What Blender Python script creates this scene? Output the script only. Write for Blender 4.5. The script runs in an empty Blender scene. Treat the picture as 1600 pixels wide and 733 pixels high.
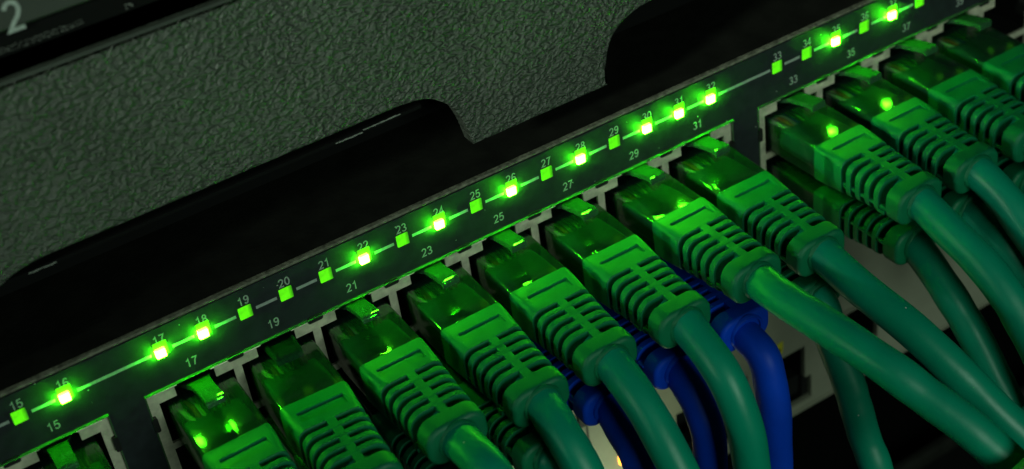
import bpy, bmesh, math, random
from mathutils import Vector, Matrix, noise
random.seed(7)
S = 0.001                      # everything below is written in millimetres
sc = bpy.context.scene
C = sc.collection
PI = math.pi

# ------------------------------------------------------------------ camera
cam_d = bpy.data.cameras.new('camera'); cam = bpy.data.objects.new('camera', cam_d); C.objects.link(cam)
sc.camera = cam
cam_d.sensor_width = 36; cam_d.lens = 2275.33 / 1600 * 36
cam_d.shift_x = 37.02 / 1600; cam_d.shift_y = -81.19 / 1600
cam_d.clip_start = 0.005; cam_d.clip_end = 20
CR = Matrix(((0.846837, 0.386278, -0.365590), (-0.515452, 0.426699, -0.743127), (-0.131057, 0.817752, 0.560452)))
cam.matrix_world = Matrix.Translation(Vector((-84.791, -178.249, 137.708)) * S) @ CR.to_4x4()
cam_d.dof.use_dof = True; cam_d.dof.focus_distance = 0.236; cam_d.dof.aperture_fstop = 20

# ------------------------------------------------------------------ world, lamps, exposure
w = bpy.data.worlds.new('World'); sc.world = w; w.use_nodes = True
w.node_tree.nodes['Background'].inputs['Color'].default_value = (0.55, 0.8, 0.65, 1)
w.node_tree.nodes['Background'].inputs['Strength'].default_value = 0.004
def area(name, loc, target, size, power, col, spread=180):
    d = bpy.data.lights.new(name, 'AREA'); d.shape = 'RECTANGLE'; d.size = size[0] * S; d.size_y = size[1] * S
    d.energy = power; d.color = col; d.spread = math.radians(spread)
    o = bpy.data.objects.new(name, d); C.objects.link(o)
    o.location = Vector(loc) * S
    o.rotation_euler = (Vector(target) - Vector(loc)).to_track_quat('-Z', 'Y').to_euler()
    return o
area('room_lamp', (30, -450, 110), (30, -20, -20), (200, 150), 0.76, (0.72, 1.0, 0.80))
area('side_lamp', (-520, -150, 210), (22, 0, 38), (60, 60), 0.018, (0.80, 1.0, 0.80), 14)
area('low_lamp', (16, -15, -104), (24, 1, -58), (12, 12), 0.0045, (0.80, 1.0, 0.60), 75)
sc.view_settings.view_transform = 'Standard'; sc.view_settings.look = 'None'
sc.view_settings.exposure = 0; sc.view_settings.gamma = 1
sc.render.engine = 'CYCLES'
cy = sc.cycles
cy.use_denoising = True; cy.sample_clamp_indirect = 3; cy.max_bounces = 8; cy.transparent_max_bounces = 16
cy.caustics_reflective = False; cy.caustics_refractive = False

# ------------------------------------------------------------------ materials
def mat(name, col, rough=0.5, metal=0.0, spec=0.5, var=0.0, vscale=300, bump=0.0, bscale=2000, rvar=0.0, dust=0.0, dscale=260, coat=0.0):
    m = bpy.data.materials.new(name); m.use_nodes = True
    nt = m.node_tree; N = nt.nodes; L = nt.links; b = N['Principled BSDF']
    b.inputs['Base Color'].default_value = (*col, 1); b.inputs['Roughness'].default_value = rough
    b.inputs['Metallic'].default_value = metal; b.inputs['Specular IOR Level'].default_value = spec
    b.inputs['Coat Weight'].default_value = coat
    tc = N.new('ShaderNodeTexCoord')
    last = None
    if var:
        n = N.new('ShaderNodeTexNoise'); n.inputs['Scale'].default_value = vscale; n.inputs['Detail'].default_value = 4
        L.new(tc.outputs['Object'], n.inputs['Vector'])
        r = N.new('ShaderNodeMapRange'); r.inputs['From Min'].default_value = .3; r.inputs['From Max'].default_value = .7
        r.inputs['To Min'].default_value = 1 - var; r.inputs['To Max'].default_value = 1 + var
        L.new(n.outputs['Fac'], r.inputs['Value'])
        x = N.new('ShaderNodeVectorMath'); x.operation = 'SCALE'; x.inputs[0].default_value = col
        L.new(r.outputs[0], x.inputs['Scale']); last = x.outputs[0]
    if dust:
        v = N.new('ShaderNodeTexVoronoi'); v.inputs['Scale'].default_value = dscale
        L.new(tc.outputs['Object'], v.inputs['Vector'])
        t = N.new('ShaderNodeMath'); t.operation = 'LESS_THAN'; t.inputs[1].default_value = dust
        L.new(v.outputs['Distance'], t.inputs[0])
        mx = N.new('ShaderNodeMix'); mx.data_type = 'RGBA'
        L.new(t.outputs[0], mx.inputs[0])
        if last: L.new(last, mx.inputs[6])
        else: mx.inputs[6].default_value = (*col, 1)
        mx.inputs[7].default_value = (.45, .47, .42, 1); last = mx.outputs[2]
    if last: L.new(last, b.inputs['Base Color'])
    if rvar:
        n = N.new('ShaderNodeTexNoise'); n.inputs['Scale'].default_value = vscale * .6; n.inputs['Detail'].default_value = 5
        L.new(tc.outputs['Object'], n.inputs['Vector'])
        r = N.new('ShaderNodeMapRange'); r.inputs['From Min'].default_value = .3; r.inputs['From Max'].default_value = .7
        r.inputs['To Min'].default_value = max(.03, rough - rvar); r.inputs['To Max'].default_value = rough + rvar
        L.new(n.outputs['Fac'], r.inputs['Value']); L.new(r.outputs[0], b.inputs['Roughness'])
    if bump:
        n = N.new('ShaderNodeTexNoise'); n.inputs['Scale'].default_value = bscale; n.inputs['Detail'].default_value = 3
        L.new(tc.outputs['Object'], n.inputs['Vector'])
        q = N.new('ShaderNodeBump'); q.inputs['Strength'].default_value = 1; q.inputs['Distance'].default_value = bump * S
        L.new(n.outputs['Fac'], q.inputs['Height']); L.new(q.outputs[0], b.inputs['Normal'])
    return m

M = {}
M['overlay'] = mat('printed_overlay_plastic', (.013, .017, .020), .6, spec=.22, var=.25, vscale=500, bump=.02, bscale=6000, dust=.035, dscale=330)
M['chassis'] = mat('dark_chassis_paint', (.012, .012, .010), .7, spec=.12, var=.3, vscale=200, bump=.05, bscale=1500)
M['rim'] = mat('worn_rim', (.12, .12, .09), .65, spec=.2, var=.55, vscale=900, bump=.16, bscale=1800)
M['shield'] = mat('tinned_steel', (.72, .68, .52), .42, metal=.45, var=.18, vscale=700, rvar=.12, bump=.03, bscale=1800)
M['black'] = mat('black_plastic', (.008, .008, .008), .5, spec=.35)
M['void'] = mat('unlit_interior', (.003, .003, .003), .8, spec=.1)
M['green'] = mat('green_rubber', (.0001, .12, .05), .48, spec=.28, var=.10, vscale=250, bump=.06, bscale=5200, rvar=.08, dust=.02, dscale=300)
M['green_j'] = mat('green_cable_jacket', (.0002, .22, .13), .40, spec=.28, var=.10, vscale=120, bump=.03, bscale=900, rvar=.08, dust=.035, dscale=230)
M['sleeve'] = mat('dark_green_sleeve', (.002, .08, .05), .35, spec=.4, var=.35, vscale=350, bump=.08, bscale=700)
M['blue'] = mat('blue_rubber', (.0003, .05, .55), .55, spec=.15, var=.12, vscale=250, bump=.03, bscale=3000, rvar=.06, dust=.02, dscale=300)
M['blue_j'] = mat('blue_cable_jacket', (.0003, .05, .55), .5, spec=.18, var=.10, vscale=120, bump=.03, bscale=900, rvar=.08, dust=.035, dscale=230)
M['pale_j'] = mat('pale_cable_jacket', (.30, .42, .26), .5)
M['print'] = mat('grey_print', (.27, .31, .28), .6, var=.2, vscale=1500)
M['gold'] = mat('gold_contact', (.75, .50, .18), .3, metal=1)
M['cream'] = mat('cream_painted_metal', (.26, .25, .19), .55, var=.10, vscale=90, bump=.06, bscale=1100, dust=.03, dscale=150)
M['greypanel'] = mat('grey_panel', (.036, .042, .034), .6, spec=.25, var=.2, vscale=60, bump=.05, bscale=1500)
M['yellow'] = mat('yellow_print', (.55, .48, .02), .6)
M['chip'] = mat('chip_and_glint_paint', (.17, .18, .16), .7)  # pale tone for painted-in edge highlights, shared with the trim scratches
M['fleck'] = mat('white_dust', (.8, .8, .75), .8)
for nm, c in dict(wire_brown=(.10, .035, .02), wire_white=(.40, .36, .32), wire_blue=(.01, .05, .30), wire_orange=(.35, .09, .01), wire_green=(.01, .18, .05)).items():
    M[nm] = mat(nm, c, .45)

def grain():
    m = bpy.data.materials.new('leather_grain_plastic'); m.use_nodes = True
    nt = m.node_tree; N = nt.nodes; L = nt.links; b = N['Principled BSDF']
    b.inputs['Roughness'].default_value = .5; b.inputs['Specular IOR Level'].default_value = .35
    tc = N.new('ShaderNodeTexCoord')
    mp = N.new('ShaderNodeMapping'); mp.inputs['Rotation'].default_value = (0, .35, 0); mp.inputs['Scale'].default_value = (.8, 1, 1.15)
    L.new(tc.outputs['Object'], mp.inputs['Vector'])
    n1 = N.new('ShaderNodeTexNoise'); n1.inputs['Scale'].default_value = 780; n1.inputs['Detail'].default_value = .8
    n1.inputs['Roughness'].default_value = .5; n1.inputs['Distortion'].default_value = .7
    L.new(mp.outputs[0], n1.inputs['Vector'])
    s1 = N.new('ShaderNodeMath'); s1.operation = 'SUBTRACT'; s1.inputs[1].default_value = .5; L.new(n1.outputs['Fac'], s1.inputs[0])
    a1 = N.new('ShaderNodeMath'); a1.operation = 'ABSOLUTE'; L.new(s1.outputs[0], a1.inputs[0])
    r1 = N.new('ShaderNodeMapRange'); r1.inputs['From Min'].default_value = .01; r1.inputs['From Max'].default_value = .2
    r1.inputs['To Min'].default_value = 1; r1.inputs['To Max'].default_value = 0; r1.interpolation_type = 'SMOOTHSTEP'; L.new(a1.outputs[0], r1.inputs['Value'])
    # rounded pebbles from a second, unfolded noise softened into the wrinkles
    n4 = N.new('ShaderNodeTexNoise'); n4.inputs['Scale'].default_value = 1050; n4.inputs['Detail'].default_value = .5; n4.inputs['Distortion'].default_value = .5
    L.new(mp.outputs[0], n4.inputs['Vector'])
    r4 = N.new('ShaderNodeMapRange'); r4.inputs['From Min'].default_value = .36; r4.inputs['From Max'].default_value = .64; r4.interpolation_type = 'SMOOTHSTEP'
    L.new(n4.outputs['Fac'], r4.inputs['Value'])
    mx4 = N.new('ShaderNodeMix'); mx4.inputs[0].default_value = .62; L.new(r1.outputs[0], mx4.inputs[2]); L.new(r4.outputs[0], mx4.inputs[3])
    n2 = N.new('ShaderNodeTexNoise'); n2.inputs['Scale'].default_value = 3500; n2.inputs['Detail'].default_value = 2
    L.new(tc.outputs['Object'], n2.inputs['Vector'])
    ad = N.new('ShaderNodeMath'); ad.operation = 'MULTIPLY_ADD'; ad.inputs[1].default_value = .05
    L.new(n2.outputs['Fac'], ad.inputs[0]); L.new(mx4.outputs[0], ad.inputs[2])
    q = N.new('ShaderNodeBump'); q.inputs['Strength'].default_value = 1; q.inputs['Distance'].default_value = .5 * S
    L.new(ad.outputs[0], q.inputs['Height']); L.new(q.outputs[0], b.inputs['Normal'])
    n3 = N.new('ShaderNodeTexNoise'); n3.inputs['Scale'].default_value = 40; L.new(tc.outputs['Object'], n3.inputs['Vector'])
    cr = N.new('ShaderNodeValToRGB'); cr.color_ramp.elements[0].position = .3; cr.color_ramp.elements[1].position = .7
    cr.color_ramp.elements[0].color = (.052, .059, .048, 1); cr.color_ramp.elements[1].color = (.070, .078, .064, 1)
    L.new(n3.outputs['Fac'], cr.inputs['Fac'])
    mul = N.new('ShaderNodeMix'); mul.data_type = 'RGBA'; mul.blend_type = 'MULTIPLY'; mul.inputs[0].default_value = 1
    gr = N.new('ShaderNodeMapRange'); gr.inputs['To Min'].default_value = .86; gr.inputs['To Max'].default_value = 1.08; L.new(mx4.outputs[0], gr.inputs['Value'])
    L.new(cr.outputs[0], mul.inputs[6]); L.new(gr.outputs[0], mul.inputs[7]); L.new(mul.outputs[2], b.inputs['Base Color'])
    return m
M['grain'] = grain()

def clear(name, tint, diff, tr=.75, rough=.07):
    m = bpy.data.materials.new(name); m.use_nodes = True
    nt = m.node_tree; N = nt.nodes; L = nt.links; N.remove(N['Principled BSDF']); out = N['Material Output']
    t = N.new('ShaderNodeBsdfTransparent'); t.inputs[0].default_value = (*tint, 1)
    d = N.new('ShaderNodeBsdfDiffuse'); d.inputs[0].default_value = (*diff, 1)
    g = N.new('ShaderNodeBsdfGlossy'); g.inputs['Roughness'].default_value = rough
    tc = N.new('ShaderNodeTexCoord'); n = N.new('ShaderNodeTexNoise'); n.inputs['Scale'].default_value = 420; n.inputs['Detail'].default_value = 4
    L.new(tc.outputs['Object'], n.inputs['Vector'])
    q = N.new('ShaderNodeBump'); q.inputs['Distance'].default_value = .018 * S; q.inputs['Strength'].default_value = 1
    L.new(n.outputs['Fac'], q.inputs['Height']); L.new(q.outputs[0], g.inputs['Normal'])
    f = N.new('ShaderNodeFresnel'); f.inputs[0].default_value = 1.5
    m1 = N.new('ShaderNodeMixShader'); m1.inputs[0].default_value = 1 - tr; L.new(t.outputs[0], m1.inputs[1]); L.new(d.outputs[0], m1.inputs[2])
    m2 = N.new('ShaderNodeMixShader'); L.new(f.outputs[0], m2.inputs[0]); L.new(m1.outputs[0], m2.inputs[1]); L.new(g.outputs[0], m2.inputs[2])
    L.new(m2.outputs[0], out.inputs[0])
    return m
M['clear'] = clear('clear_polycarbonate', (.62, .72, .66), (.03, .10, .07), .84, .12)
M['latch'] = clear('clear_latch_plastic', (.50, .72, .55), (.06, .20, .09), .68, .07)
M['edge'] = clear('glossy_cut_edge', (.3, .5, .3), (.05, .11, .05), .15, .18)

def emit(name, col, strength, dark=None):
    m = bpy.data.materials.new(name); m.use_nodes = True
    b = m.node_tree.nodes['Principled BSDF']
    b.inputs['Base Color'].default_value = (.02, .12, .02, 1); b.inputs['Roughness'].default_value = .3
    b.inputs['Emission Color'].default_value = (*col, 1); b.inputs['Emission Strength'].default_value = strength
    if dark:   # uneven glow across the little window
        N = m.node_tree.nodes; L = m.node_tree.links
        tc = N.new('ShaderNodeTexCoord'); sp = N.new('ShaderNodeSeparateXYZ'); L.new(tc.outputs['Object'], sp.inputs[0])
        n = N.new('ShaderNodeTexNoise'); n.inputs['Scale'].default_value = 900; L.new(tc.outputs['Object'], n.inputs['Vector'])
        r = N.new('ShaderNodeMapRange'); r.inputs['From Min'].default_value = .4 * S; r.inputs['From Max'].default_value = 1.1 * S
        r.inputs['To Min'].default_value = strength; r.inputs['To Max'].default_value = strength * dark
        L.new(sp.outputs[0], r.inputs['Value'])
        mu = N.new('ShaderNodeMath'); mu.operation = 'MULTIPLY_ADD'; mu.inputs[1].default_value = .8; mu.inputs[2].default_value = -.4
        L.new(n.outputs['Fac'], mu.inputs[0])
        a = N.new('ShaderNodeMath'); a.operation = 'ADD'; L.new(r.outputs[0], a.inputs[0]); L.new(mu.outputs[0], a.inputs[1])
        L.new(a.outputs[0], b.inputs['Emission Strength'])
    return m
M['core'] = emit('lit_led_core', (.05, 1, .006), 230)
M['core_side'] = emit('lit_led_core_side_face', (.04, 1, .004), 1100)
M['core_top'] = emit('lit_led_core_upper_face', (.05, 1, .006), 70)
M['rimglow'] = emit('lit_led_rim', (.11, 1, .0), 1.5)
M['dim'] = emit('dim_led', (.12, 1, .0), .85, .18)
M['amber'] = emit('amber_led', (1, .33, .02), 6)
M['limeled'] = emit('lime_led', (.5, 1, .02), 4)
M['greenled'] = emit('small_green_led', (.03, .7, .05), .8)

# ------------------------------------------------------------------ mesh helpers (mm in, m out)
class MB:
    def __init__(s): s.v = []; s.f = []
    def add(s, vs, fs):
        o = len(s.v); s.v += [tuple(v) for v in vs]; s.f += [tuple(i + o for i in f) for f in fs]; return s
    def box(s, x0, x1, y0, y1, z0, z1):
        return s.add([(x0, y0, z0), (x1, y0, z0), (x1, y1, z0), (x0, y1, z0), (x0, y0, z1), (x1, y0, z1), (x1, y1, z1), (x0, y1, z1)],
                     [(0, 3, 2, 1), (4, 5, 6, 7), (0, 1, 5, 4), (1, 2, 6, 5), (2, 3, 7, 6), (3, 0, 4, 7)])
    def loft(s, rings, cap=True):
        n = len(rings[0]); vs = [p for r in rings for p in r]; fs = []
        for i in range(len(rings) - 1):
            for j in range(n):
                k = (j + 1) % n; fs.append((i * n + j, i * n + k, (i + 1) * n + k, (i + 1) * n + j))
        if cap:
            fs.append(tuple(range(n - 1, -1, -1))); fs.append(tuple((len(rings) - 1) * n + j for j in range(n)))
        return s.add(vs, fs)
    def mesh(s, name, material, smooth=False, bevel=0, angle=40):
        me = bpy.data.meshes.new(name)
        me.from_pydata([(a * S, b * S, c * S) for a, b, c in s.v], [], s.f)
        bm = bmesh.new(); bm.from_mesh(me); bmesh.ops.recalc_face_normals(bm, faces=bm.faces)
        if bevel:
            ed = [e for e in bm.edges if len(e.link_faces) == 2 and e.calc_face_angle(0) > math.radians(50)]
            bmesh.ops.bevel(bm, geom=ed, offset=bevel * S, segments=2, affect='EDGES', profile=.6)
        for f in bm.faces: f.smooth = smooth or bool(bevel)
        if smooth or bevel:
            for e in bm.edges:
                if len(e.link_faces) == 2 and e.calc_face_angle(0) > math.radians(angle): e.smooth = False
        bm.to_mesh(me); bm.free()
        me.materials.append(material)
        return me
    def build(s, name, material, parent=None, loc=None, **k):
        return obj(name, s.mesh(name, material, **k), parent, loc)
def obj(name, me, parent=None, loc=None):
    o = bpy.data.objects.new(name, me); C.objects.link(o)
    if parent: o.parent = parent
    if loc is not None: o.location = Vector(loc) * S
    return o
def thing(name, label, cat, loc=(0, 0, 0), group=None):
    o = bpy.data.objects.new(name, None); C.objects.link(o); o.empty_display_size = .005
    o.location = Vector(loc) * S; o['label'] = label; o['category'] = cat
    if group: o['group'] = group
    return o
def rrect(hw, zt, zb, r, y, n=5, xoff=0):
    """rounded rectangle ring in the XZ plane at depth y"""
    r = min(r, hw - .01, (zt - zb) / 2 - .01); out = []
    for cx, cz, a0 in ((hw - r, zt - r, 0), (-hw + r, zt - r, 90), (-hw + r, zb + r, 180), (hw - r, zb + r, 270)):
        for i in range(n + 1):
            a = math.radians(a0 + 90 * i / n); out.append((cx + xoff + r * math.cos(a), y, cz + r * math.sin(a)))
    return out
def cellplate(mb, xs, zs, solid, y0, y1):
    """plate between y0 (front) and y1 made of the solid cells of a grid, open cells are real holes"""
    nx, nz = len(xs) - 1, len(zs) - 1
    sol = [[solid((xs[i] + xs[i + 1]) / 2, (zs[j] + zs[j + 1]) / 2) for j in range(nz)] for i in range(nx)]
    idx = {}
    def V(i, j, k):
        if (i, j, k) not in idx: idx[(i, j, k)] = len(vs); vs.append((xs[i], (y0, y1)[k], zs[j]))
        return idx[(i, j, k)]
    vs = []; fs = []
    g = lambda i, j: 0 <= i < nx and 0 <= j < nz and sol[i][j]
    for i in range(nx):
        for j in range(nz):
            if not sol[i][j]: continue
            fs.append((V(i, j, 0), V(i + 1, j, 0), V(i + 1, j + 1, 0), V(i, j + 1, 0)))
            fs.append((V(i, j, 1), V(i, j + 1, 1), V(i + 1, j + 1, 1), V(i + 1, j, 1)))
            if not g(i - 1, j): fs.append((V(i, j, 0), V(i, j + 1, 0), V(i, j + 1, 1), V(i, j, 1)))
            if not g(i + 1, j): fs.append((V(i + 1, j, 0), V(i + 1, j, 1), V(i + 1, j + 1, 1), V(i + 1, j + 1, 0)))
            if not g(i, j - 1): fs.append((V(i, j, 0), V(i, j, 1), V(i + 1, j, 1), V(i + 1, j, 0)))
            if not g(i, j + 1): fs.append((V(i, j + 1, 0), V(i + 1, j + 1, 0), V(i + 1, j + 1, 1), V(i, j + 1, 1)))
    mb.add(vs, fs)
def arc(cx, cz, rx, rz, a0, a1, n=10):
    return [(cx + rx * math.cos(math.radians(a0 + (a1 - a0) * i / n)), cz + rz * math.sin(math.radians(a0 + (a1 - a0) * i / n))) for i in range(n + 1)]
DIGIT = {
 '0': [arc(.28, .5, .22, .44, 0, 360, 20)],
 '1': [[(.10, .74), (.24, .80), (.34, .95), (.34, 0)]],
 '2': [arc(.28, .70, .21, .24, 170, -20, 10) + [(.40, .46), (.20, .24), (.07, .06), (.52, .06)]],
 '3': [arc(.26, .72, .19, .22, 160, -80, 9)[:-1] + [(.25, .50)], [(.25, .50)] + arc(.27, .26, .22, .22, 75, -165, 9)],
 '4': [[(.38, 0), (.38, .95), (.03, .30), (.33, .30)], [(.43, .30), (.54, .30)]],
 '5': [[(.48, .94), (.15, .94), (.09, .52), (.16, .58)] + arc(.27, .33, .22, .28, 95, -160, 10)],
 '6': [arc(.30, .62, .20, .32, 30, 120, 5) + arc(.40, .45, .33, .40, 155, 190, 3), arc(.28, .28, .205, .24, 0, 360, 16)],
 '7': [[(.04, .93), (.50, .93), (.32, .55), (.20, 0)]],
 '8': [arc(.28, .73, .17, .21, 0, 360, 14), arc(.28, .27, .21, .23, 0, 360, 16)],
}
DIGIT['9'] = [[(.56 - x, 1 - z) for x, z in p] for p in DIGIT['6']]
def text_mesh(txt, h, material):
    """flat printed digits, stroke by stroke"""
    mb = MB(); adv = .66; W = adv * len(txt) - .1; sw_ = .068
    for i, ch in enumerate(txt):
        for k, P in enumerate(DIGIT[ch]):
            closed = (abs(P[0][0] - P[-1][0]) + abs(P[0][1] - P[-1][1])) < 1e-6
            n = len(P); Lf = []; Rt = []
            for j in range(n):
                a_ = P[j - 1] if j else (P[-2] if closed else None); b_ = P[j + 1] if j < n - 1 else (P[1] if closed else None)
                d1 = Vector((P[j][0] - a_[0], P[j][1] - a_[1])).normalized() if a_ else None
                d2 = Vector((b_[0] - P[j][0], b_[1] - P[j][1])).normalized() if b_ else None
                d1 = d1 or d2; d2 = d2 or d1
                t = (d1 + d2).normalized() if (d1 + d2).length > .01 else d1
                m_ = Vector((-t.y, t.x)); sc_ = sw_ / max(.45, m_.dot(Vector((-d1.y, d1.x))))
                Lf.append((P[j][0] + m_.x * sc_, P[j][1] + m_.y * sc_)); Rt.append((P[j][0] - m_.x * sc_, P[j][1] - m_.y * sc_))
            yy = -.003 * k; vs = []
            for y in (yy, .012):
                for q in (Lf, Rt): vs += [((x + adv * i - W / 2) * h, y, (z - .5) * h) for x, z in q]
            fs = []
            for j in range(n - 1):
                fs += [(j, j + 1, n + j + 1, n + j), (2 * n + j, 3 * n + j, 3 * n + j + 1, 2 * n + j + 1),
                       (j, 2 * n + j, 2 * n + j + 1, j + 1), (n + j, n + j + 1, 3 * n + j + 1, 3 * n + j)]
            mb.add(vs, fs)
    return mb.mesh('printed_number', material)
bpy.context.view_layer.update()

GAP = 8.205
def X(k):
    g = 0
    if k >= 33: g += GAP
    if k <= 16: g -= GAP
    if k <= 0: g -= GAP
    if k >= 49: g += GAP
    return (k - 25) * 7.0 + g
col = lambda k: X(k) + 3.5            # centre of the port column holding odd port k and even port k+1
GE = 8.22

# ------------------------------------------------------------------ the room behind
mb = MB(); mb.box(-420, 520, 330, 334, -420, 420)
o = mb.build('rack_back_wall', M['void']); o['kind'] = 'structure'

# ================================================================== the switch
sw = thing('network_switch', 'black network switch with a strip of green port lights and numbered ports', 'network switch', (0, 0, -39))
def swb(mb_, name, m, **k):
    o = mb_.build(name, m, sw, (0, 0, 39), **k); return o
groups = [(1, 15), (17, 31), (33, 47)]
xs = sorted({-190, 200} | {col(a) - GE for a, b in groups} | {col(b) + GE for a, b in groups})
zs = [-39, -34.4, -6.6, 4.25]
def fsolid(x, z):
    if not (-34.4 < z < -6.6): return True
    return not any(col(a) - GE < x < col(b) + GE for a, b in groups)
mb = MB(); cellplate(mb, xs, zs, fsolid, 0, 1.0); swb(mb, 'faceplate', M['overlay'])
# rolled front edge of the sheet metal lid and the lid itself
mb = MB(); ring = []
for x in (-190, 200):
    ring.append([(x, y, z) for y, z in ((.5, 4.3), (.12, 4.38), (0, 4.6), (.12, 4.85), (.45, 4.98), (.8, 5.0), (.8, 4.6), (.8, 4.3))])
mb.loft(ring); swb(mb, 'lid_edge', M['rim'], smooth=True)
mb = MB(); mb.box(-190, 200, .82, 250, 4.3, 4.96); swb(mb, 'lid', M['chassis'])
mb = MB(); mb.box(-190, 200, 13, 250, -39, 4.28); swb(mb, 'chassis', M['chassis'])

# port banks: shield plate with real port cut-outs, black housing behind
def port_solid(c_list):
    def f(x, z):
        for c in c_list:
            d = abs(x - c)
            if d < 3.35 and -9.6 < z: return False
            if d < 6.3 and -18.1 < z <= -9.6: return False
            if d < 6.3 and -27.6 < z <= -19.4: return False
            if d < 3.35 and -30.6 < z <= -27.6: return False
        return True
    return f
lipm = MB()
for side in (-1,):
    lipm.loft([[(x, y, z) for y, z in ((.25, -.35), (-.25, -.3), (-.5, 0), (-.3, .3), (.25, .35))] for x in (-1.45, 1.45)])
lip_mesh = lipm.mesh('spring_lip', M['shield'], smooth=True)
liplong = MB().loft([[(x, y, z) for y, z in ((.25, -.35), (-.25, -.3), (-.5, 0), (-.3, .3), (.25, .35))] for x in (-2.0, 2.0)]).mesh('spring_lip', M['shield'], smooth=True)
cm = MB(); cm.loft([rrect(1.35, .45, -.75, .4, y) for y in (.3, -.45)]); cm.box(-.75, .75, -.75, -.4, -.45, .12)
clip_mesh = cm.mesh('latch_clip', M['black'], smooth=True)
for a, b in groups:
    cols = [col(k) for k in range(a, b + 1, 2)]
    if cols[-1] < -110 : continue
    x0, x1 = cols[0] - GE + .25, cols[-1] + GE - .25
    xs = sorted({x0, x1} | {c + s * d for c in cols for d in (3.35, 6.3) for s in (-1, 1)})
    zs = [-34.0, -30.6, -27.6, -19.4, -18.1, -9.6, -6.9]
    mb = MB(); cellplate(mb, xs, zs, port_solid(cols), .45, .95)
    sh = swb(mb, 'port_shield', M['shield'])
    mb = MB(); cellplate(mb, xs, zs, port_solid(cols), 1.0, 11.0); mb.box(x0, x1, 11.05, 12.5, -34, -6.9)
    swb(mb, 'port_housing', M['black'])
    for i in range(len(cols) - 1):
        xm = (cols[i] + cols[i + 1]) / 2
        for s in (-1, 1): obj('spring_lip', lip_mesh, sh, (xm + s * 2.85, .3, -7.15 + random.uniform(-.06, .06)))
        cl = obj('latch_clip', clip_mesh, sh, (xm, .2, -6.85)); 
    obj('spring_lip', liplong, sh, (cols[0] - 5.0, .3, -7.15)); obj('spring_lip', liplong, sh, (cols[-1] + 5.0, .3, -7.15))
    # glossy cut edge round the opening of the overlay
    mb = MB()
    mb.loft([[(x, y, z) for y, z in ((.3, -6.61), (-.25, -6.66), (-.5, -6.76), (-.35, -6.95), (.3, -6.98))] for x in (cols[0] - GE, cols[-1] + GE)])
    for s, xe in ((1, cols[0] - GE), (-1, cols[-1] + GE)):
        mb.box(min(xe, xe + s * .22), max(xe, xe + s * .22), -.12, .4, -34.2, -6.96)
    swb(mb, 'opening_edge', M['edge'], smooth=True)
    # small dark spring contacts on both sides of the opening
    for s, xe in ((1, cols[0] - GE), (-1, cols[-1] + GE)):
        mb = MB(); mb.loft([rrect(.45, 1.4, -1.4, .3, y) for y in (.5, -.3)]); 
        swb(mb, 'side_clip', M['black'], smooth=True).location = Vector((xe + s * .35, 0, -12.8 + 39)) * S

# port lights
BRIGHT = {16, 17, 18, 22, 24, 26, 28, 30, 31, 32, 35, 37}
dimm = MB(); dimm.loft([rrect(1.08, 1.1, -1.1, .12, y) for y in (0.05, -.16)]); dim_mesh = dimm.mesh('port_light', M['dim'], smooth=True)
corem = MB(); corem.loft([rrect(.76, .76, -.76, .15, y, xoff=-.22) for y in (-.05, -.55)]); core_mesh = corem.mesh('lit_core', M['core'], smooth=True)
core_mesh.materials.append(M['core_top']); core_mesh.materials.append(M['core_side'])
for p in core_mesh.polygons:
    if p.normal.z > .3: p.material_index = 1
    elif p.normal.z < -.7: p.material_index = 0
    elif abs(p.normal.y) < .5: p.material_index = 2
rimm = MB(); rimm.loft([rrect(1.08, 1.7, -.95, .15, y, xoff=0.04) for y in (0.05, -.03)]); rim_mesh = rimm.mesh('port_light', M['rimglow'], smooth=True)
for k in range(9, 43):
    if k in BRIGHT:
        l = obj('port_light', rim_mesh, sw, (X(k), 0, 39)); l['label'] = 'brightly shining green port light'
        obj('lit_core', core_mesh, l, (0, 0, -.1))
    else:
        obj('port_light', dim_mesh, sw, (X(k), 0, 39))
# printed numbers and dashes
def put_text(txt, x, z, h, parent=sw, zo=39, y=-.012, name='printed_number', m=None):
    me = text_mesh(txt, h, m or M['print'])
    return obj(name, me, parent, (x, y, z + zo))
for k in range(12, 43):
    put_text(str(k), X(k) + .15, 2.15, 1.55)
    if k % 2 and k > 12: put_text(str(k), X(k) + 3.8, -4.35, 1.6)
dm = MB(); dm.loft([[(x, y, z) for y, z in ((0.01, -.27), (-.014, -.27), (-.014, .27), (.01, .27))] for x in (-1.8, 1.8)]); dash = dm.mesh('printed_dash', M['print'])
dm = MB(); dm.loft([[(x, y, z) for y, z in ((0.01, -.27), (-.014, -.27), (-.014, .27), (.01, .27))] for x in (-5.9, 5.9)]); dash_long = dm.mesh('printed_dash', M['print'])
for k in range(9, 42):
    long = k in (16, 32)
    obj('printed_dash', dash_long if long else dash, sw, ((X(k) + X(k + 1)) / 2 + .1, 0, 39 - .12))

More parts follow.
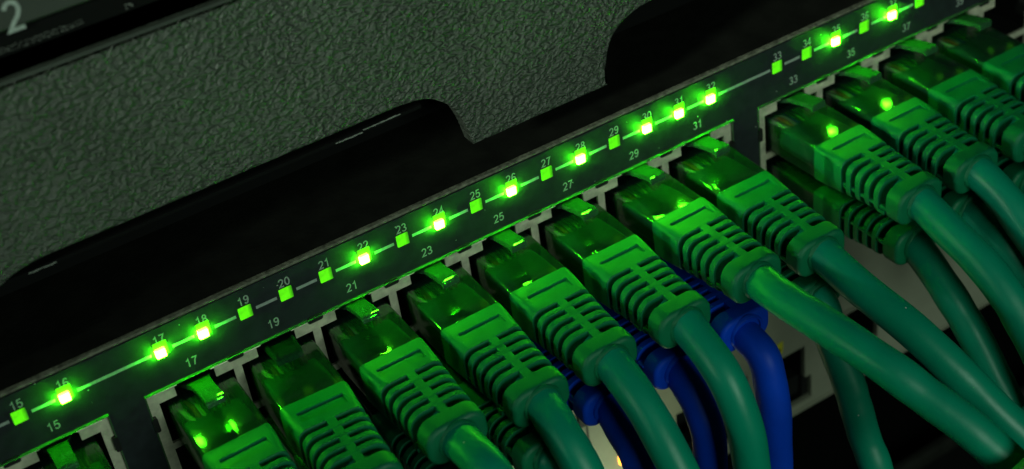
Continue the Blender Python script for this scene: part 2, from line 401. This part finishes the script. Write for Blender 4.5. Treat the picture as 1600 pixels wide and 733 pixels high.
# ================================================================== unit above with grained bezel
ub = thing('rack_unit', 'rack unit with grey grained bezel and rounded notches, just above the switch', 'rack unit', (.77, 1.6, 10.27))
def outline():
    lo = 11.4; hi = 23.7; pts = []
    def notch(xl, xr):   # right side of notch = left side of tooth
        L_ = [(xl, lo), (xl + .3, 15.5), (xl + 1.5, 19.2), (xl + 3.6, 21.5), (xl + 7.2, 23.1), (xl + 11.5, hi)]
        R_ = [(xr - 11.5, hi), (xr - 7.2, 23.1), (xr - 4.3, 21.3), (xr - 2.3, 19.0), (xr - .9, 15.6), (xr, lo)]
        return smoothp(L_) + smoothp(R_)
    def smoothp(P):
        out = []
        for i in range(len(P) - 1):
            p0 = P[max(i - 1, 0)]; p1 = P[i]; p2 = P[i + 1]; p3 = P[min(i + 2, len(P) - 1)]
            for t in range(6):
                t /= 6; out.append(tuple(.5 * (2 * p1[j] + (p2[j] - p0[j]) * t + (2 * p0[j] - 5 * p1[j] + 4 * p2[j] - p3[j]) * t * t + (3 * p1[j] - p0[j] - 3 * p2[j] + p3[j]) * t ** 3) for j in (0, 1)))
        out.append(P[-1]); return out
    pts.append((-190, lo))
    pts += [(-181, lo)] + notch(-180, -102.5) + notch(-78.8, 1.5) + notch(28, 105.5) + notch(132, 198)
    pts += [(200, lo)]
    return pts
def extrude_outline(pts, y0, y1, rnd, top):
    """bezel sheet: lower edge follows pts, straight top edge, front arris rounded"""
    n = len(pts); mb = MB(); vs = []; fs = []
    rings = []
    nrm = []
    for i in range(n):
        a_ = Vector(pts[max(i - 1, 0)]); b_ = Vector(pts[min(i + 1, n - 1)]); t = (b_ - a_).normalized(); nrm.append(Vector((-t.y, t.x)))
    for k in range(4):
        an = PI / 2 * k / 3; ins = rnd * (1 - math.sin(an)); y = y0 + rnd * (1 - math.cos(an))
        rings.append([(pts[i][0] + nrm[i].x * ins, y, pts[i][1] + nrm[i].y * ins) for i in range(n)])
    rings.append([(x, y1, z) for x, z in pts])
    rings.append([(x, y1, top) for x, z in pts])
    rings.insert(0, [(x + q.x * (rnd + .12), y0, z + q.y * (rnd + .12)) for (x, z), q in zip(pts, nrm)])
    run = []; mx = -1e9
    for p in rings[0]: mx = max(mx, p[0]); run.append((mx, p[1], p[2]))
    rings[0] = run
    rings.insert(0, [(p[0], y0, top) for p in rings[0]])
    for r in rings: vs += r
    for k in range(len(rings) - 1):
        for i in range(n - 1): fs.append((k * n + i, k * n + i + 1, (k + 1) * n + i + 1, (k + 1) * n + i))
    mb.add(vs, fs)
    return mb.mesh('bezel', M['grain'], smooth=True, angle=50)
me = extrude_outline(outline(), 0, 3.2, .4, 50.2)
bz = obj('bezel', me, ub, (0, 0, -11.4)); bz.modifiers.new('wn', 'WEIGHTED_NORMAL').keep_sharp = True
UB = lambda mb_, n, m, **k: mb_.build(n, m, ub, (0, 0, -11.4), **k)
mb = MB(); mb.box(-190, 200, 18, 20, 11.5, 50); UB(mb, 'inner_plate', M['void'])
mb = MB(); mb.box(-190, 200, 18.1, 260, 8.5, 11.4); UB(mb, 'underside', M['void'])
mb = MB(); mb.loft([[(x, y, z) for y, z in ((.9, 50.45), (.2, 50.5), (-.05, 50.7), (0, 51.1), (.3, 51.25), (.9, 51.2))] for x in (-190, 200)])
UB(mb, 'top_flange', M['greypanel'], smooth=True)
# edge highlights of the notch's inner ledge, put in as pale streaks
def glint_streak(mb, x0, x1, z, y, th, slope=0, n=10):
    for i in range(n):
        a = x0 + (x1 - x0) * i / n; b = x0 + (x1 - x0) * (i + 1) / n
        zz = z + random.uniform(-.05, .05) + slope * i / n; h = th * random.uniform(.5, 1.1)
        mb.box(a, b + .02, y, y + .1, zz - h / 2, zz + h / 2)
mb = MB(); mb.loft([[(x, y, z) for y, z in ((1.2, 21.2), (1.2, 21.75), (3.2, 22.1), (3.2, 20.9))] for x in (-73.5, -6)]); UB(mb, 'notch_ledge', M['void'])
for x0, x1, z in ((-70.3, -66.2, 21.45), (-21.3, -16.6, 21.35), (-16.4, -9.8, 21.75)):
    mb = MB(); glint_streak(mb, x0, x1, z, 1.05, .22, 0, 9); UB(mb, 'glint_chip', M['chip'])

# ================================================================== topmost unit (only its bottom edge shows)
tu = thing('rack_unit', 'blurred dark grey panel with a large printed figure 2 in the top left corner', 'rack unit', (0, 0, 57))
TU = lambda mb_, n, m, **k: mb_.build(n, m, tu, (0, 0, -57), **k)
mb = MB(); mb.loft([[(x, y, z) for y, z in ((.6, 57.1), (0, 57.6), (0, 95), (4, 95), (4, 57.1))] for x in (-190, -14)]); TU(mb, 'panel', M['greypanel'], smooth=True)
mb = MB(); mb.loft([[(x, y, z) for y, z in ((1.5, 53.6), (.5, 53.9), (.4, 57.0), (4, 57.0), (4, 53.6))] for x in (-190, 200)]); TU(mb, 'lower_trim', M['void'])
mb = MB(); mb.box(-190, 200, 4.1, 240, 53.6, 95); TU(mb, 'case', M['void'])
put_text('2', -60.0, 59.0, 4.3, tu, -57, -.01, 'printed_number')
o = put_text('0', -46.5, 59.3, 4.3, tu, -57, -.01, 'printed_number')
for x0, x1, sl in ((-64.5, -51.6, .1),):  # scratches on the trim edge, its highlight put in as pale bits too
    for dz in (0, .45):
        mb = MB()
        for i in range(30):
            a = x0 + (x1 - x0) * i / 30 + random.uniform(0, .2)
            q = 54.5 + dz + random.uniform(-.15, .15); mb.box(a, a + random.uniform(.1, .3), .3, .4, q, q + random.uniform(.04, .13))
        TU(mb, 'glint_chip', M['chip'])
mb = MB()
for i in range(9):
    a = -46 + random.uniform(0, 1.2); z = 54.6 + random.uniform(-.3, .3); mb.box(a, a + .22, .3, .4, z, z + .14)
TU(mb, 'glint_chip', M['chip'])

# ================================================================== unit below, cream front with sockets
lu = thing('rack_unit', 'cream metal rack unit with black sockets seen behind the hanging cables', 'rack unit', (0, 0, -88))
LU = lambda mb_, n, m, **k: mb_.build(n, m, lu, (0, 0, 88), **k)
def lsolid(x, z):
    for (a, b, c, d) in LH:
        if a < x < b and c < z < d: return False
    return True
LH = [(59.5, 69.9, -79.2, -70.3), (58.0, 71.6, -85.6, -79.2),
      (36.2, 54.6, -81.0, -69.6), (38.0, 52.4, -85.6, -81.0),
      (81.5, 90.5, -79.2, -67.4)]
xs = sorted({-190, 200} | {v for h in LH for v in h[:2]}); zs = sorted({-87.4, -40.2} | {v for h in LH for v in h[2:]})
mb = MB(); cellplate(mb, xs, zs, lsolid, 0, 1.2); LU(mb, 'front_panel', M['cream'])
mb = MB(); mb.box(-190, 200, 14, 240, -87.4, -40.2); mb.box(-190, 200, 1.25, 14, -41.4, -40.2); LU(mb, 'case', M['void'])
mb = MB(); mb.loft([[(x, y, z) for y, z in ((0, -87.42), (-.35, -87.5), (-.45, -87.9), (0, -88.15), (1.2, -88.1), (1.2, -87.42))] for x in (-190, 200)])
LU(mb, 'bottom_lip', M['cream'], smooth=True)
for a, b, c, d in LH[:1] + LH[2:3] + LH[4:]:
    mb = MB(); mb.box(a - 1.2, a - .05, 1.3, 9, c - 6, d); mb.box(b + .05, b + 1.9, 1.3, 9, c - 6.2, d); mb.box(a, b, 1.3, 9, d + .05, d + .6)
    mb.box(a - .9, b + 1.4, 9.1, 10, c - 6, d); LU(mb, 'socket', M['black'])
    mb = MB(); mb.loft([rrect(5.5, c - .6, c - 5.6, .5, y, xoff=(a + b) / 2) for y in (2.2, 5)]); LU(mb, 'socket_insert', M['black'], smooth=True)
mb = MB(); mb.loft([[(x, y, z) for y, z in ((0.1, -67.5), (-.6, -67.4), (-.7, -67.0), (-.1, -66.7), (.1, -66.7))] for x in (80.3, 87)]); LU(mb, 'socket_lip', M['cream'], smooth=True)
mb = MB(); mb.add([(62.0, -.03, -68.6), (63.9, -.03, -68.8), (64.2, -.03, -65.6), (62.6, -.03, -65.8)], [(0, 1, 2, 3)])
mb.add([(62.0, .005, -68.6), (63.9, .005, -68.8), (64.2, .005, -65.6), (62.6, .005, -65.8)], [(3, 2, 1, 0)])
LU(mb, 'warning_mark', M['yellow'])
mb = MB(); mb.box(62.5, 63.4, -.06, -.035, -68.2, -67.3); LU(mb, 'printed_symbol', M['black'])
mb = MB(); mb.box(15.2, 15.7, -.05, .02, -66, -52.5); mb.box(9, 15.2, -.05, .02, -52.9, -52.5); LU(mb, 'panel_seam', M['black'])
mb = MB(); mb.loft([rrect(.8, 1.6, -1.6, .4, y) for y in (0, -1)]); LU(mb, 'catch', M['black'], smooth=True).location = Vector((14.2, 0, 88 - 57)) * S
for nm, x, z, m, hw, hh in (('status_light', 22.3, -68.4, 'limeled', .5, .8), ('status_light', 22.9, -66.2, 'greenled', .4, 1.1), ('status_light', 22.9, -73.2, 'amber', 1.2, 1.2)):
    mb = MB(); mb.loft([rrect(hw, hh, -hh, .3, y) for y in (0.05, -.35)]); o = LU(mb, nm, M[m], smooth=True); o.location = Vector((x, 0, 88 + z)) * S
    o['label'] = {'limeled': 'lime yellow status light', 'greenled': 'faint green status light', 'amber': 'glowing amber status light'}[m]

# lowest unit: a dull edge in the dark
bu = thing('rack_unit', 'dull grey edge of the lowest rack unit, in the dark at bottom right', 'rack unit', (0, 0, -160))
mb = MB(); mb.loft([[(x, y, z) for y, z in ((.8, -126), (.1, -126.4), (-.2, -127.2), (0, -130), (2, -130), (2, -126))] for x in (-190, 240)]); mb.build('front_edge', M['chassis'], bu, (0, 0, 160), smooth=True)
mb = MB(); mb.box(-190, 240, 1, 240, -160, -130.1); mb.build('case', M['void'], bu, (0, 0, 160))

# ================================================================== patch cables
ZC = -14.1
def crom(P, n):
    out = []
    for i in range(len(P) - 1):
        p0 = P[i - 1] if i else P[0] * 2 - P[1]; p1 = P[i]; p2 = P[i + 1]; p3 = P[i + 2] if i + 2 < len(P) else P[-1] * 2 - P[-2]
        for t in range(n):
            t /= n; out.append(.5 * (2 * p1 + (p2 - p0) * t + (2 * p0 - 5 * p1 + 4 * p2 - p3) * t * t + (3 * p1 - p0 - 3 * p2 + p3) * t ** 3))
    out.append(P[-1]); return out
def tube(mb, P, r, sides=28, seed=0, wob=.0):
    rings = []; up = Vector((0, 0, 1)); n = len(P)
    T = [(P[min(i + 1, n - 1)] - P[max(i - 1, 0)]).normalized() for i in range(n)]
    side = T[0].cross(up).normalized()
    for i, p in enumerate(P):
        side = (side - T[i] * side.dot(T[i])).normalized(); u = side.cross(T[i])
        rr = r * (1 + wob * noise.noise(Vector((seed * 7.1, 0, i * .12))))
        rings.append([tuple(p + (side * math.cos(a) + u * math.sin(a)) * rr * (1 + wob * .5 * noise.noise(Vector((math.cos(a) + seed, math.sin(a), i * .08))))) for a in (2 * PI * j / sides for j in range(sides))])
    mb.loft(rings)

# --- boot: block with label recess, cut ribs, spine, collar (local frame: x across, -y out of the port, z up, origin on plug axis)
def make_boot(seed=0):
    mb = MB(); rg = random.Random(seed)
    def sec(y, grow=0.0, rad=None):
        t = (-y - 11.8) / 20.4; t = max(0, min(1, t))
        hw = 5.72 - .62 * t; zt = 3.62 - .75 * t; zb = -3.72 - .25 * t; r = .9 + 1.7 * min(1, max(0, (t - .1) / .5))
        return rrect(hw + grow, zt + grow, zb - grow, (rad or r) + grow, y, 6)
    def slab(y0, y1, rnd=.28, grow=0):
        mb.loft([sec(y0, grow - rnd), sec(y0 - rnd * .35, grow - rnd * .3), sec(y0 - rnd, grow), sec(y1 + rnd, grow), sec(y1 + rnd * .35, grow - rnd * .3), sec(y1, grow - rnd)])
    # front block below the recess floor, plus walls around the recess
    y0, ya, yb, y1 = -11.75, -14.5, -16.8, -18.75
    fl = .20
    def part(y0, y1, x0, x1, ztop, r0=0, r1=0):
        # block slice with rounded upper outer edges
        rr = []
        for y, g in ((y0, -r0), (y0 - r0 * .4, -r0 * .25), (y0 - r0, 0), (y1 + r1, 0), (y1 + r1 * .4, -r1 * .25), (y1, -r1)):
            rr.append(sec(y, g))
        mb.loft(rr)
    part(y0, ya, 0, 0, 0, .35, 0); part(yb, y1 + .05, 0, 0, 0, 0, .2)
    def clip(ring, ztop): return [(x, y, min(z, ztop)) for x, y, z in ring]
    mb.loft([clip(sec(ya), 3.52 - fl - .1), clip(sec(yb), 3.45 - fl - .1)])
    for s in (-1, 1):
        def side(y):
            out = []
            for x, yy, z in sec(y): out.append((max(x * s, 3.85) * s, yy, z))
            return out
        mb.loft([side(ya), side(yb)])
    # core and ribs
    mb.loft([sec(-18.5, -2.6), sec(-30, -2.4)])
    ys = [-19.75, -21.95, -24.15, -26.35, -28.55]
    for i in range(4):
        slab(ys[i] - .03, ys[i + 1] + 1.05, .09)
    # spine on top and bottom, small bridges on the sides
    for s in (1, -1):
        r0 = sec(-18.4)
        zz = [(3.62 - .75 * (-y - 11.8) / 20.4 if s > 0 else -(3.72 + .25 * (-y - 11.8) / 20.4)) for y in (-18.3, -30.2)]
        mb.add([(-.72, -18.3, zz[0] - s * .03), (.72, -18.3, zz[0] - s * .03), (.72, -30.2, zz[1] - s * .03), (-.72, -30.2, zz[1] - s * .03),
                (-.8, -18.3, zz[0] - s * 2.7), (.8, -18.3, zz[0] - s * 2.7), (.8, -30.2, zz[1] - s * 2.7), (-.8, -30.2, zz[1] - s * 2.7)],
               [(0, 1, 2, 3), (0, 4, 5, 1), (1, 5, 6, 2), (2, 6, 7, 3), (3, 7, 4, 0), (4, 7, 6, 5)])
    for s in (-1, 1):
        for y in ys[:-1] + [-28.9]:
            mb.loft([rrect(.5, -.9, -1.75, .3, yy, 3, xoff=s * 4.7) for yy in (y + 1.1, y - 1.2)])
    # collar
    mb.loft([sec(-29.1, -.22), sec(-29.18, -.07), sec(-29.35, 0), sec(-31.75, .05), sec(-32.15, -.1), sec(-32.4, -.45), sec(-32.45, -.9)])
    # uneven glue flash round the cable hole and stray moulding nubs
    zc_ = -.55; ring = []
    for y, dr in ((-32.3, .55), (-32.75, .42), (-32.95, .12), (-32.8, -.2)):
        ring.append([((2.98 + dr * (.55 + .9 * abs(noise.noise(Vector((math.cos(a) * 1.4 + seed * 3, math.sin(a) * 1.4, 0)))) )) * math.cos(a), y + .25 * noise.noise(Vector((math.cos(a) * 2, math.sin(a) * 2, seed * 2.0))), zc_ + (2.98 + dr * .8) * math.sin(a)) for a in (2 * PI * j / 30 for j in range(30))])
    mb.loft(ring, cap=False)
    for s in (-1, 1):
        for y in ys:
            if rg.random() < .6:
                xx = s * rg.uniform(4.7, 5.25); q = rg.uniform(-2.2, -1.4); h = rg.uniform(.15, .4)
                mb.loft([rrect(h, q + h, q - h, .12, yy, 2, xoff=xx) for yy in (y + rg.uniform(.5, .9), y - rg.uniform(.5, .9))])
    return mb
boot_meshes = {}
for cn in ('green', 'blue'):
    boot_meshes[cn] = [make_boot(i).mesh('boot', M[cn], smooth=True, angle=38) for i in range(4)]
# --- clear plug
pb = MB()
pb.loft([rrect(5.45, 3.2, -3.3, .45, 9.0), rrect(5.55, 3.3, -3.4, .5, 8.7), rrect(5.55, 3.95, -3.4, .5, -1.2), rrect(5.55, 3.42, -3.4, .5, -12.3)])
plug_mesh = pb.mesh('plug_body', M['clear'], smooth=True)
ss = MB(); ss.loft([rrect(4.5, 1.3, -2.0, .6, -1.4), rrect(4.75, 2.0, -2.2, .7, -1.9), rrect(4.85, 2.4, -2.3, .8, -5), rrect(4.9, 2.75, -2.4, .9, -13)])
sleeve_mesh = {'green': ss.mesh('inner_sleeve', M['sleeve'], smooth=True), 'blue': ss.mesh('inner_sleeve', M['blue'], smooth=True)}
wire_meshes = []
for i, m in enumerate(('wire_white', 'wire_orange', 'wire_white', 'wire_blue', 'wire_white', 'wire_green', 'wire_brown', 'wire_brown')):
    x = -3.6 + i * 1.02
    t = MB(); P = crom([Vector((x, 8, 1.2)), Vector((x, 4, 1.3)), Vector((x * .95 + random.uniform(-.4, .4), .5, 2.0)), Vector((x * .8, -3, 1.6))], 4); tube(t, P, .46, 8)
    wire_meshes.append(t.mesh('wire', M[m], smooth=True))
ct = MB()
for i in range(8): ct.box(-3.75 + i * 1.02, -3.35 + i * 1.02, 4.5, 8.6, -3.6, -1.2)
contact_mesh = ct.mesh('contact_strip', M['gold'])
# --- latch: lever rising from the nose, thumb plate at its end
lt = MB()
def lat(y, z, hw, th, x=0): return [(x - hw, y, z), (x + hw, y, z), (x + hw, y, z - th), (x - hw, y, z - th)]
lt.loft([lat(8.4, 4.3, 2.7, .8), lat(3.0, 5.6, 2.65, .8), lat(1.0, 6.3, 2.0, .85), lat(-.5, 6.9, 1.6, .9), lat(-3.2, 7.5, 1.5, .9), lat(-6.2, 8.1, 1.5, .9), lat(-6.9, 8.05, 1.5, 1.0), lat(-7.1, 7.9, 1.45, .8)])
lt.loft([lat(-6.6, 7.4, 1.5, .45), lat(-7.05, 7.3, 1.5, .5)])
latch_mesh = lt.mesh('latch', M['latch'], smooth=True, angle=25)
# a latch that has lost its thumb plate
l2 = MB(); l2.loft([lat(8.4, 4.3, 2.7, .8), lat(3.0, 5.6, 2.65, .8), lat(-.5, 6.1, 2.5, .7), lat(-3.6, 6.1, 2.3, .6), lat(-4.2, 5.5, 2.2, .5)])
for s in (-1, 1): l2.loft([lat(0, 6.5, .18, .5, s * 2.2), lat(-4.1, 6.3, .16, .5, s * 2.0)])
latch_broken = l2.mesh('latch', M['clear'], smooth=True, angle=25)

CAB = {
 'c21': [(0.3, -40.3, -13.2), (1.0, -44.7, -17.6), (1.4, -48, -24)],
 'c23': [(0.1, -38.5, -16.5), (0.4, -42.5, -20.6), (0.8, -45.2, -26.4), (1, -47, -33)],
 'c25': [(0.0, -39.4, -18.0), (0.5, -46.9, -26.2), (0.8, -49.9, -33.3), (1, -52, -42)],
 'c27': [(0.3, -40.7, -18.8), (0.8, -45.0, -27.0), (1.0, -46.3, -36.0), (1.4, -47.0, -45.7), (1.6, -47, -56)],
 'c29': [(0.3, -38.4, -12.6), (1.5, -47.0, -13.3), (4.0, -57.0, -15.8), (7.0, -63.1, -19.7), (10.0, -69.1, -23.7), (12.5, -73.3, -27.9), (16.0, -80.0, -33.9)],
 'c31': [(1.0, -40.3, -17.0), (3.0, -50.1, -20.7), (5.5, -57.3, -25.8), (8.0, -61.8, -30.9), (11.0, -67.2, -36.4), (16.0, -76.4, -44.8)],
 'c33': [(0.2, -39.1, -17.0), (0.8, -45.6, -20.1), (1.2, -50.5, -23.6), (1.6, -54.0, -27.3), (2.0, -59.2, -34.3), (2.4, -62, -44)],
 'c35': [(0.3, -38.1, -17.6), (0.6, -42.5, -21.3), (1.0, -51.0, -29), (1, -55, -37)],
 'b26': [(0.0, -32.6, -28.4), (0.0, -35.9, -30.8), (0.0, -37.3, -35.6), (0.0, -37.4, -43.5), (0, -37, -60)],
 'b28': [(0.0, -33.8, -29.5), (0.0, -36.4, -35.1), (0.0, -36.6, -43.2), (0.0, -36.0, -54.2), (0, -35, -66)],
 'b30': [(0.0, -33.8, -27.9), (0.0, -35.6, -33.1), (0.0, -36.5, -40.1), (0.0, -36.5, -52.4), (0.0, -36.0, -63.7), (0, -35, -76)],
 'g32': [(0.2, -34.9, -31.5), (0.5, -38.6, -38.9), (0.6, -40.4, -43.4), (1.0, -42.4, -49.7), (1.0, -45.2, -54.9), (1.0, -48.0, -63.5), (1, -50, -74)],
 'g34': [(0.0, -38.0, -28.4), (0.4, -42.8, -33.1), (0.6, -46.7, -37.3), (0.8, -50.2, -41.8), (1.0, -52.9, -45.5), (1.0, -56.1, -50.0), (1.0, -59.8, -58.8), (1, -62, -70)],
 'g36': [(0.0, -34.5, -25.4), (0.2, -38.1, -26.6), (0.4, -41.3, -29.6), (0.6, -47.5, -36.2), (.6, -51, -45)],
}
DROOP_U = [(0.2, -39, -17.5), (.6, -45, -23), (1, -49, -31), (1, -51, -42)]
DROOP_L = [(0, -34, -28.2), (0.2, -37.5, -32.5), (.4, -39, -41), (.4, -39, -54)]
# port, colour, cable path, yaw, pitch, roll (deg), pull-out (mm), dx, label
PL = [
 (13, 'green', None, 0, 0, 0, 0, 0, ''),
 (15, 'green', None, -.6, -.3, 0, .6, -.3, 'green patch cable at the bottom left edge with only its clear plug showing'),
 (17, 'green', None, .8, .2, 0, 1.4, .3, 'green patch cable with two bright squares reflected side by side on its plug'),
 (19, 'green', None, -1.5, -2.0, 1.5, .8, .1, 'green patch cable whose clear plug lacks the raised latch tab'),
 (21, 'green', 'c21', 0, -2.6, 0, 0, 0, 'green patch cable with a white dust fleck on its clear plug'),
 (23, 'green', 'c23', .3, .2, 0, 0, .45, 'green patch cable just right of the one with the white dust fleck'),
 (25, 'green', 'c25', -.3, -.3, 0, -.5, 0, 'green patch cable hanging between the leftmost and the middle blue cable'),
 (27, 'green', 'c27', .2, -.6, .4, .1, -.1, 'green patch cable hanging between the middle and the rightmost blue cable'),
 (29, 'green', 'c29', .8, -2.6, 0, -.2, .5, 'green patch cable crossing over the others down to the lower right corner'),
 (31, 'green', 'c31', .2, 0, 0, 0, .3, 'green patch cable in the last upper port before the pillar'),
 (33, 'green', 'c33', .3, -.3, 0, .3, -.1, 'green patch cable in the first upper port after the pillar, big boot at right'),
 (35, 'green', 'c35', -.2, -.2, 0, .2, -.3, 'green patch cable next behind the first one after the pillar, leaving at the right edge'),
 (37, 'green', None, 0, 0, 0, 0, 0, 'green patch cable at right edge, third upper port after the pillar'),
 (39, 'green', None, 0, .2, 0, 0, 0, 'green patch cable in the top right corner, mostly cut off'),
 (41, 'green', None, 0, 0, 0, 0, 0, ''),
 (20, 'green', None, .5, 0, 0, 0, 0, 'dark green lower row cable beneath the plug that lacks its latch tab'),
 (22, 'green', None, -.6, .3, 0, 0, 0, 'dark green lower row cable beneath the plug with the white dust fleck'),
 (24, 'green', None, 1, -2, 0, 3.4, -1.5, 'dark green lower row patch cable, ribbed boot showing left of the blue cables'),
 (26, 'blue', 'b26', .4, 3, 0, -2.8, 0, 'leftmost blue patch cable, beside the small amber light'),
 (28, 'blue', 'b28', 0, 3, 0, -2.4, 0, 'middle one of the three blue patch cables'),
 (30, 'blue', 'b30', -.4, 2.6, 0, -2.5, 0, 'rightmost blue patch cable, hanging in front of a black socket'),
 (32, 'green', 'g32', 0, 0, 0, 0, 0, 'green lower row cable hanging behind the two long crossing cables'),
 (34, 'green', 'g34', 0, 0, 0, 0, 0, 'green lower row cable, shaded boot beneath the first upper plug after the pillar'),
 (36, 'green', 'g36', 0, 0, 0, -1, 0, 'green lower row cable with its boot beneath the second upper plug after the pillar'),
 (38, 'green', None, 0, 0, 0, 0, 0, 'green lower row cable at the right edge beneath the third upper plug after the pillar'),
]
PL = [p for p in PL if p[-1]]
for port, cn, path, yaw, pitch, roll, pull, dx, label in PL:
    upper = port % 2 == 1
    kc = port if upper else port - 1
    c = col(kc) + dx; z = ZC if upper else -24.0
    root = thing('patch_cable', label, 'patch cable', (c, -pull, z), 'green patch cables in the switch' if cn == 'green' else 'blue patch cables in the switch')
    root.rotation_euler = (math.radians(pitch), 0 if upper else 0, math.radians(yaw))
    flip = 0 if upper else PI
    body = obj('plug_body', plug_mesh, root)
    boot = obj('boot', boot_meshes[cn][(port * 7 // 3) % 4], root)
    wn = boot.modifiers.new('wn', 'WEIGHTED_NORMAL'); wn.keep_sharp = True
    for o in (body, boot): o.rotation_euler = (0, flip + math.radians(roll), 0)
    lat_o = obj('latch', latch_broken if port == 19 else latch_mesh, body)
    obj('inner_sleeve', sleeve_mesh[cn], body)
    for wm in wire_meshes: obj('wire', wm, body)
    obj('contact_strip', contact_mesh, body)
    # jacket
    pts = CAB[path] if path else (DROOP_U if upper else DROOP_L)
    zc = -.55 if upper else -.6
    R_ = root.rotation_euler.to_matrix()
    local = [Vector((0, -28, zc + (.1 if upper else -.1))), Vector((0, -32.2, zc))]
    if upper and path is None: rnd = random.uniform(-.6, .6)
    else: rnd = 0
    world = [Vector((col(kc) + a + rnd * i, b, cc)) - Vector((c, -pull, z)) for i, (a, b, cc) in enumerate(pts)]
    P = crom(local + [R_.inverted() @ v for v in world], 14)
    t = MB(); tube(t, P, 2.98 if upper else 2.85, 28, port, .045)
    obj('cable_jacket', t.mesh('cable_jacket', M[cn + '_j'], smooth=True), root)
# white fleck of dust on plug 21
fl = MB(); fl.add([(-.5, 0, .1), (-.1, -.45, .12), (.35, -.3, .2), (.5, .15, .1), (.1, .3, .25), (-.3, .35, .1), (0, 0, .4)], [(0, 1, 6), (1, 2, 6), (2, 3, 6), (3, 4, 6), (4, 5, 6), (5, 0, 6), (0, 5, 4, 3, 2, 1)])
o = fl.build('dust_fleck', M['fleck']); o.location = Vector((col(21) - 1.1, -6.0, ZC + 3.5)) * S
o.scale = (.9, .9, .9)
o['label'] = 'white fleck of dust lying on a clear plug'; o['category'] = 'dust fleck'
# pale cable crossing the very corner
pc = thing('loose_cable', 'pale green cable end at the extreme lower right corner', 'cable', (0, 0, 0))
t = MB(); tube(t, crom([Vector(p) for p in PALE], 10) if 'PALE' in globals() else crom([Vector((28.6, -80, -29.2)), Vector((38.9, -80, -27.6)), Vector((43.4, -80, -26.6)), Vector((49, -80, -24.5))], 10), 2.9, 24)
t.build('cable_jacket', M['pale_j'], pc, smooth=True)
